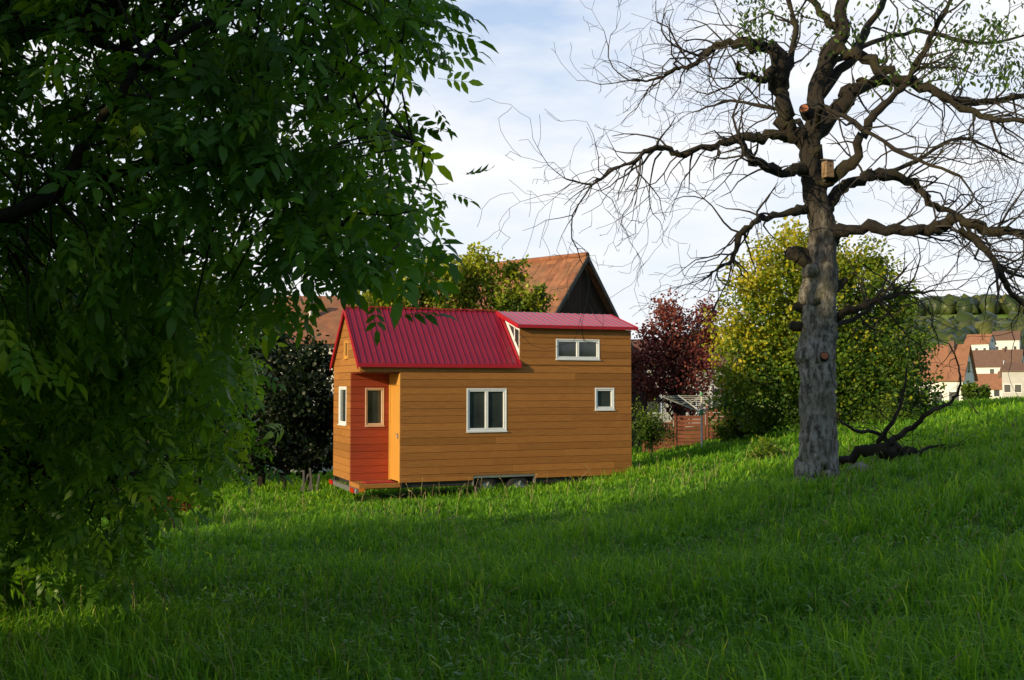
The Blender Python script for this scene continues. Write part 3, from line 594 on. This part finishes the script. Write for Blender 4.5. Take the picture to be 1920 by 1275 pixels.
tree('garden_tree','green tree with sunlit top in front of the barn gable','tree',31.5,[(905,510,38),(865,540,42),(950,555,45),(1000,575,28),(930,640,70),(965,505,22),(1008,545,16),(880,490,16)],74,42,.12,M['greenleaf'],.22,8,.1,vb=.6)
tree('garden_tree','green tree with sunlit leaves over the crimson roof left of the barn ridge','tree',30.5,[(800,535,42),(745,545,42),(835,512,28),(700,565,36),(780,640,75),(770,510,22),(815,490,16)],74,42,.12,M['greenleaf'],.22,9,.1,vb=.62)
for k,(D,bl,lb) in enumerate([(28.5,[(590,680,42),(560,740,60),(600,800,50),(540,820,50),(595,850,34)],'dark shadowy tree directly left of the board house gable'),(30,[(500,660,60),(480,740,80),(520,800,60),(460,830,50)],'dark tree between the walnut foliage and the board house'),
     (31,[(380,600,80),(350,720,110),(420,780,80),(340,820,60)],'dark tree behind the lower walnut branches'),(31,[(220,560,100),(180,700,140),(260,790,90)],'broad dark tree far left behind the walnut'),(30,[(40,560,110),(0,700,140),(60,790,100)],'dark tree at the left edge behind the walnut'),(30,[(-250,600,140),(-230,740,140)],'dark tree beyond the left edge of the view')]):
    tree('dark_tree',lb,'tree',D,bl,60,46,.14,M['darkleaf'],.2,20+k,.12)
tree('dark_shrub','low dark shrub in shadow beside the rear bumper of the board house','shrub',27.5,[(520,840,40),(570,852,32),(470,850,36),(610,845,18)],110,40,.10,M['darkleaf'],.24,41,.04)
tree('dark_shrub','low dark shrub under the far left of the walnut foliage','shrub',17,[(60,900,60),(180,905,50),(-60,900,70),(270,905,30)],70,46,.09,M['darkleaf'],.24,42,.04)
tree('garden_shrub','low green shrub against the brown fence beside the board house','shrub',32,[(1215,790,26),(1235,812,24),(1205,815,20)],160,40,.07,M['greenleaf'],.25,31,.03,vb=.15)
tree('garden_shrub','leafy shrub at the left foot of the lime tree','shrub',31,[(1385,790,34),(1420,805,30),(1360,810,26)],140,40,.08,M['greenleaf'],.22,32,.03,vb=.3)
tree('garden_shrub','low weedy bush left of the cherry trunk base','shrub',22,[(1440,850,26),(1470,860,20),(1412,862,16)],260,40,.055,M['greenleaf'],.25,33,.02,vb=.3)
tree('garden_shrub','dark green bush under the right side of the lime tree','shrub',27,[(1650,800,42),(1700,800,28),(1600,810,30)],110,40,.08,M['greenleaf'],.22,34,.03,vb=.2)
tree('rusty_shrub','low shrub with rust-brown leaves under the walnut branches','shrub',15.5,[(320,940,22),(350,945,14),(290,945,14)],500,30,.05,M['rust'],.3,35,.02)
tree('round_bush','small dark round bush beside the distant white house','shrub',95,[(1828,735,18),(1845,742,12)],30,40,.3,M['greenleaf'],.2,36,.1,vb=.1)
# ---------------- barn
def barn():
    phi=R(42); apex=at(1100,480,38); gx,gy=apex[0],apex[1]; gzv=g1(gx,gy)
    B=empty('barn',(gx,gy,gzv),'old barn with weathered red tile roof and black board gable','barn',math.atan2(math.sin(phi),-math.cos(phi)))
    h=apex[2]-gzv; s=1.17; hw=4.2; L=8; ez=h-hw*s
    mb=MB(); y=-hw
    while y<hw-.01:
        y1=min(y+.22,hw); t=lambda q:h-.1-abs(q)*s
        ym=[y,y1-.012]; x1=.29+.02*(int(y*10)%2); mb.prism([(0.25,ym[0],0),(0.25,ym[1],0),(0.25,ym[1],t(ym[1])),(0.25,ym[0],t(ym[0]))],[(x1,ym[0],0),(x1,ym[1],0),(x1,ym[1],t(ym[1])),(x1,ym[0],t(ym[0]))]); y=y1
    mb.build('gable_wall',M['barnwood'],B)
    mb=MB(); mb.box(.32,L-.3,-hw+.1,hw-.1,0,ez+.05); mb.build('wall',M['plaster'],B)
    for sg in (-1,1):
        mb=MB(); rows=34; cols=30
        for k in range(rows):
            a0=k/rows*(hw+.35);a1=(k+1)/rows*(hw+.35)+.05
            z0=h-a0*s;z1=h-a1*s
            for c in range(cols):
                u0=-.05+c*(L+.05)/cols; u1=u0+(L+.05)/cols-.012; dz=random.uniform(0,.02)
                mb.prism([(u0,sg*a0,z0+.02+dz),(u0,sg*a1,z1+.055+dz),(u0,sg*a1,z1),(u0,sg*a0,z0-.03)],[(u1,sg*a0,z0+.02+dz),(u1,sg*a1,z1+.055+dz),(u1,sg*a1,z1),(u1,sg*a0,z0-.03)])
        mb.build('roof',M['barntile'],B)
    mb=MB(); mb.tube([(-.05,0,h+.03),(L,0,h+.03)],[.12,.12],8); mb.build('ridge_tiles',M['rooftile'],B)
    mb=MB()
    for sg in (-1,1): mb.prism([(-.09,0,h-.18),(-.09,sg*(hw+.35),h-.18-(hw+.35)*s),(-.09,sg*(hw+.35),h+.03-(hw+.35)*s),(-.09,0,h+.03)],[(-.055,0,h-.18),(-.055,sg*(hw+.35),h-.18-(hw+.35)*s),(-.055,sg*(hw+.35),h+.03-(hw+.35)*s),(-.055,0,h+.03)])
    mb.build('bargeboard',M['plank'],B)
barn()
# ---------------- houses
def house(label,px,py,D,w,d,hw,hr,rz,wall,roof,wins=(3,2),name='house',chim=True,bz=None):
    p=at(px,py,D); g=g1(p[0],p[1]); z0=p[2] if bz is None else bz
    T=empty(name,(p[0],p[1],z0),label,'house',R(rz))
    mb=MB(); mb.box(-w/2,w/2,-d/2,d/2,min(-.3,g-z0-.5),hw)
    mb.prism([(-w/2,-d/2,hw),(-w/2,d/2,hw),(-w/2,0,hw+hr)],[(w/2,-d/2,hw),(w/2,d/2,hw),(w/2,0,hw+hr)]); mb.build('wall',wall,T)
    mb=MB(); s=hr/(d/2); e=.4
    for sg in (-1,1):
        q=[(0,hw+hr+.05),(sg*(d/2+e),hw-e*s+.05),(sg*(d/2+e),hw-e*s+.2),(0,hw+hr+.22)]
        mb.prism([(-w/2-.3,a,b) for a,b in q],[(w/2+.3,a,b) for a,b in q])
    rf=mb.build('roof',roof,T)
    if chim:
        mb=MB(); mb.box(w*.15,w*.15+.6,-.9,-.3,hw+hr*.5,hw+hr+.6); mb.build('chimney',M['roofbrown'],rf)
    def win(pl,a,b,ww,hh):
        mb=MB();pn=MB()
        if pl=='f': mb.box(a-ww/2-.1,a+ww/2+.1,-d/2-.05,-d/2+.02,b-.1,b+hh+.1);pn.box(a-ww/2,a+ww/2,-d/2-.08,-d/2-.052,b,b+hh)
        else:
            x=w/2*pl; x0,x1=sorted((x-.02*pl,x+.05*pl)); mb.box(x0,x1,a-ww/2-.1,a+ww/2+.1,b-.1,b+hh+.1); x0,x1=sorted((x+.052*pl,x+.08*pl)); pn.box(x0,x1,a-ww/2,a+ww/2,b,b+hh)
        o=mb.build('window',M['white'],T); pn.build('pane',M['shutter'],o)
    fl=max(1,int(hw//2.6))
    for f in range(fl):
        for k in range(wins[0]): win('f',-w/2+w*(k+.5)/wins[0],.9+2.7*f,1.0,1.3)
        for sd in (-1,1):
            for k in range(wins[1]): win(sd,-d/2+d*(k+.5)/wins[1],.9+2.7*f,1.0,1.3)
    for sd in (-1,1): win(sd,0,hw+.5,1.0,1.2)
    return T
house('white house with orange tile roof and shaded white gable, nearest of the distant village',1770,772,115,5.2,5.6,3.8,3.4,-36,M['plaster'],M['rooforange'],(3,2))
house('low white annex left of the nearest village house',1728,772,118,4,3.5,2.0,1.4,-48,M['plaster'],M['rooforange'],(2,1),chim=False)
house('brown-roofed village house with broad roof on the slope',1866,708,270,13,8,3.0,4.,-35,M['plaster'],M['roofbrown'])
house('orange-roofed village house low at the right, half behind the meadow',1866,752,190,6.5,5.5,2.4,2.4,-50,M['plaster'],M['rooforange'],(2,2))
house('pale grey village block at the right edge',1914,745,180,5,5,4.6,1.2,-35,M['plasterg'],M['roofbrown'],(3,2),chim=False)
house('small village house with red roof above the brown-roofed one',1838,664,400,9,7,4,3.5,-45,M['plaster'],M['rooforange'])
house('white village house highest on the hill foot',1888,660,430,10,8,5,3.5,-30,M['plaster'],M['roofbrown'])
house('white-walled neighbour house behind the purple plum tree',1262,800,60,6,5,3.6,1.2,8,M['plasterg'],M['roofbrown'],(3,2),chim=False)
nh=house('white neighbour house with tiled roof behind the left end of the crimson roof',640,735,44,5.0,5,4.4,1.7,0,M['plaster'],M['barntile'],(3,2),chim=False,bz=-.9)
mb=MB(); mb.tube([(-1.0,-1.5,4.4),(-1.0,-1.5,5.9)],[.14,.14],10); mb.tube([(-1.0,-1.5,5.9),(-1.0,-1.5,6.0)],[.2,.2],10); mb.build('flue_pipe',M['metal'],nh)
# ---------------- far forest
n=7500; az=RNG.uniform(-34,34,n); r=RNG.uniform(430,900,n); x=r*np.sin(np.radians(az));y=r*np.cos(np.radians(az))
fld=np.sin(x*.013+1.3)*np.sin(y*.017+.4)+.4*np.sin(x*.031+y*.02); k=fld<.65; x,y=x[k],y[k]; n=len(x); z=gz(x,y)
th=RNG.uniform(3.5,7,n)
ph=(1+5**.5)/2; IV=norm(np.array([[-1,ph,0],[1,ph,0],[-1,-ph,0],[1,-ph,0],[0,-1,ph],[0,1,ph],[0,-1,-ph],[0,1,-ph],[ph,0,-1],[ph,0,1],[-ph,0,-1],[-ph,0,1]]))
IF=np.array([[0,11,5],[0,5,1],[0,1,7],[0,7,10],[0,10,11],[1,5,9],[5,11,4],[11,10,2],[10,7,6],[7,1,8],[3,9,4],[3,4,2],[3,2,6],[3,6,8],[3,8,9],[4,9,5],[2,4,11],[6,2,10],[8,6,7],[9,8,1]])
a=RNG.uniform(0,6.28,n); V_,T_=inst(IV*[1,1,1.25],IF,np.stack([x,y,z+th*.6],1),np.stack([np.cos(a),np.sin(a),np.zeros(n)],1),np.tile([0,0,1.],(n,1)),th)
V_=V_+RNG.normal(0,.9,V_.shape)
tag(mesh_np('forest',V_,T_,M['forest'],var=np.clip(np.repeat(RNG.normal(.5,.22,n),12)+RNG.normal(0,.12,n*12),0,1)),'mixed forest covering the distant hillside','forest',kind='stuff')
# ---------------- fence, dryer, planks, fallen branch
for i,(a0,a1) in enumerate([(1205,1262),(1264,1322),(1324,1380)]):
    D=34.5; p0=at(a0,830,D);p1=at(a1,830,D); w=p1[0]-p0[0]; g=g1((p0[0]+p1[0])/2,D)
    T=empty('fence_panel',(p0[0],D,g),['left reddish-brown board fence panel behind the shrub','middle reddish-brown board fence panel behind the clothes dryer','right reddish-brown board fence panel near the lime tree'][i],'fence',0,'garden fence panels')
    mb=MB()
    for k in range(8): mb.box(.05,w-.05,-.01+.012*(k%2),.012+.012*(k%2),.05+k*.125,.05+k*.125+.105)
    mb.build('boards',M['fence'],T)
    for x in (0,w-.07):
        mb=MB(); mb.box(x,x+.07,-.035,.035,0,1.12); mb.build('post',M['fence'],T)
dp=at(1316,845,30); dg=g1(dp[0],30); DR=empty('clothes_dryer',(dp[0],30,dg),'rotary clothes dryer with open arms on the lawn','clothes dryer')
top=1.6-(742-724)/F*30-dg
mb=MB(); mb.tube([(0,0,-.1),(0,0,top)],[.032,.028],10); mb.build('pole',M['postgrey'],DR)
mb=MB(); mb.tube([(0,0,top-.55),(0,0,top-.4)],[.06,.06],10); mb.tube([(0,0,top),(0,0,top+.1)],[.05,.04],10); mb.build('hub',M['greenpl'],DR)
tipsd=[]
for k in range(4):
    a=R(20+90*k); e=Vector((math.cos(a)*1.35,math.sin(a)*1.35,top+.0)); s=Vector((0,0,top-.48)); tipsd.append((s,e))
    mb=MB(); mb.tube([s,e],[.018,.015],6); mb.tube([Vector((0,0,top-.02)),s.lerp(e,.5)],[.01,.01],5); mb.build('arm',M['postgrey'],DR)
mb=MB()
for f in (.4,.52,.64,.76,.88,.98):
    for k in range(4): mb.tube([tipsd[k][0].lerp(tipsd[k][1],f),tipsd[(k+1)%4][0].lerp(tipsd[(k+1)%4][1],f)],[.004,.004],3,cap=False)
mb.build('washing_line',M['line'],DR)
for k in range(5):
    p=at(560+k*8,868,26.5); mb=MB(); t=random.uniform(-.15,.2); hh=random.uniform(.4,.6); mb.prism([(0,0,0),(.05,0,0),(.05,.03,0),(0,.03,0)],[(t,.3,hh),(t+.05,.3,hh),(t+.05,.33,hh),(t,.33,hh)])
    o=mb.build('plank',M['plank']); o.location=(p[0],26.5,g1(p[0],26.5)); tag(o,'weathered grey plank leaning in the dark beside the board house','plank','leaning grey planks left of the board house')
FB=empty('fallen_branch',(0,0,0),'broken dark branch lying right of the cherry trunk base','branch')
fm=MB();ft=[];D=16.8
for L in [[(1578,868,12),(1610,850,18),(1650,842,24),(1690,845,20),(1730,856,10)],[(1650,842,14),(1700,808,11),(1740,775,8),(1785,752,6),(1800,720,4),(1795,680,3),(1780,645,2)],[(1640,838,11),(1668,800,8),(1692,745,5),(1700,690,3)],[(1690,845,11),(1650,815,8),(1600,805,6),(1560,775,3)],[(1720,850,8),(1760,835,5),(1790,845,3)]]:
    P=[Vector(at(a,b,D+random.uniform(-.3,.3))) for a,b,w in L]
    P=[Vector((q.x,q.y,max(q.z,g1(q.x,q.y)+.04))) for q in P]
    p_,w_=catmull(P,[w/F*D/2 for a,b,w in L],5,.4); fm.tube(p_,w_,8,jit=.2)
    for k in range(2,len(p_),2): grow(fm,p_[k],Vector((random.gauss(0,1),random.gauss(0,1),random.gauss(.2,.7))),random.uniform(.3,.8),.009,2,.03,ft)
fm.build('branch',M['barkd'],FB,smooth=True)
p=at(1845,825,24); mb=MB(); q=Vector(at(1808,755,24)); b=Vector((p[0],24,g1(p[0],24))); mb.tube([b,b.lerp(q,.5)+Vector((.02,0,.03)),q+Vector((-.05,0,.3))],[.02,.015,.008],6); tag(mb.build('stick',M['barkd'],smooth=True),'thin crooked stick standing in the grass at the right','stick')
bm=bmesh.new(); bmesh.ops.create_icosphere(bm,subdivisions=3,radius=1)
for vv in bm.verts:
    n_=vv.co.normalized(); k=1+.18*math.sin(4*n_.x+1)+.14*math.sin(6*n_.y)+.08*math.sin(9*n_.z+n_.x*5); vv.co=Vector((n_.x*.2*k,n_.y*.13*k,n_.z*.09*k))
me=bpy.data.meshes.new('stone'); bm.to_mesh(me); me.materials.append(M['stone']); o=bpy.data.objects.new('stone',me); C.objects.link(o); c=at(1612,868,16.0); o.location=(c[0],16,g1(c[0],16)+.08); tag(o,'pale rough stone in the grass right of the cherry trunk','stone')
# ---------------- light, sky
el=16.; sx,sy=-.78,-.626; l=math.hypot(sx,sy); sx/=l;sy/=l
sd=bpy.data.lights.new('sun','SUN'); sd.energy=5; sd.angle=R(.5); sd.color=(1,.79,.45); so=bpy.data.objects.new('sun',sd); C.objects.link(so)
dirv=Vector((-sx*math.cos(R(el)),-sy*math.cos(R(el)),-math.sin(R(el)))); so.rotation_euler=dirv.to_track_quat('-Z','Y').to_euler(); so.location=(-20,-20,20)
w=bpy.data.worlds.new('World'); sc.world=w; w.use_nodes=True; nt=w.node_tree; nt.nodes.clear()
sky=nd(nt,'ShaderNodeTexSky',sky_type='NISHITA'); sky.sun_disc=False; sky.sun_elevation=R(el); sky.sun_rotation=math.atan2(sx,sy)%(2*math.pi); sky.air_density=1; sky.dust_density=1.; sky.ozone_density=1.5
bg=nd(nt,'ShaderNodeBackground'); bg.inputs[1].default_value=.15; ow=nd(nt,'ShaderNodeOutputWorld'); nt.links.new(bg.outputs[0],ow.inputs[0])
tc=nd(nt,'ShaderNodeTexCoord'); 
n1=noise(nt,2.6,vec=tc.outputs['Generated'],detail=9,rough=.55,stretch=(1.,1.,3.2))
n2=noise(nt,7,vec=tc.outputs['Generated'],detail=8,rough=.6,stretch=(.8,.8,3.))
mm=nd(nt,'ShaderNodeMath',operation='MULTIPLY_ADD'); nt.links.new(n2,mm.inputs[0]); mm.inputs[1].default_value=.35; nt.links.new(n1,mm.inputs[2])
cf=ramp(nt,mm.outputs[0],[(.52,0.),(.76,.95)])
sep=nd(nt,'ShaderNodeSeparateXYZ'); nt.links.new(tc.outputs['Generated'],sep.inputs[0])
hz=ramp(nt,sep.outputs[2],[(.0,.9),(.36,.05)])
up=ramp(nt,sep.outputs[2],[(.36,0.),(.7,1.)])
c0=mix(nt,.6,sky.outputs[0],(4.1,5.3,7.4))
c1=mix(nt,hz,c0,(6.6,6.7,6.85)); c2=mix(nt,cf,c1,(6.8,6.85,6.95))
deep=mix(nt,.5,sky.outputs[0],(1.9,2.6,3.7))
c3=mix(nt,up,c2,deep)
mry=nd(nt,'ShaderNodeMapRange'); mry.inputs[1].default_value=.35; mry.inputs[2].default_value=-.3; nt.links.new(sep.outputs[1],mry.inputs[0])
mf=nd(nt,'ShaderNodeMath',operation='MULTIPLY'); mf.inputs[1].default_value=.7; nt.links.new(mry.outputs[0],mf.inputs[0])
c4_=mix(nt,mf.outputs[0],c3,deep); nt.links.new(c4_,bg.inputs[0])
cd=bpy.data.cameras.new('camera'); cam=bpy.data.objects.new('camera',cd); C.objects.link(cam); cam.location=(0,0,CZ); cam.rotation_euler=(math.pi/2+PITCH,0,0)
cd.sensor_width=36; cd.lens=36*F/1920; cd.clip_end=6000; cd.clip_start=.05; sc.camera=cam
sc.view_settings.view_transform='Standard'; sc.view_settings.look='None'; sc.view_settings.exposure=0
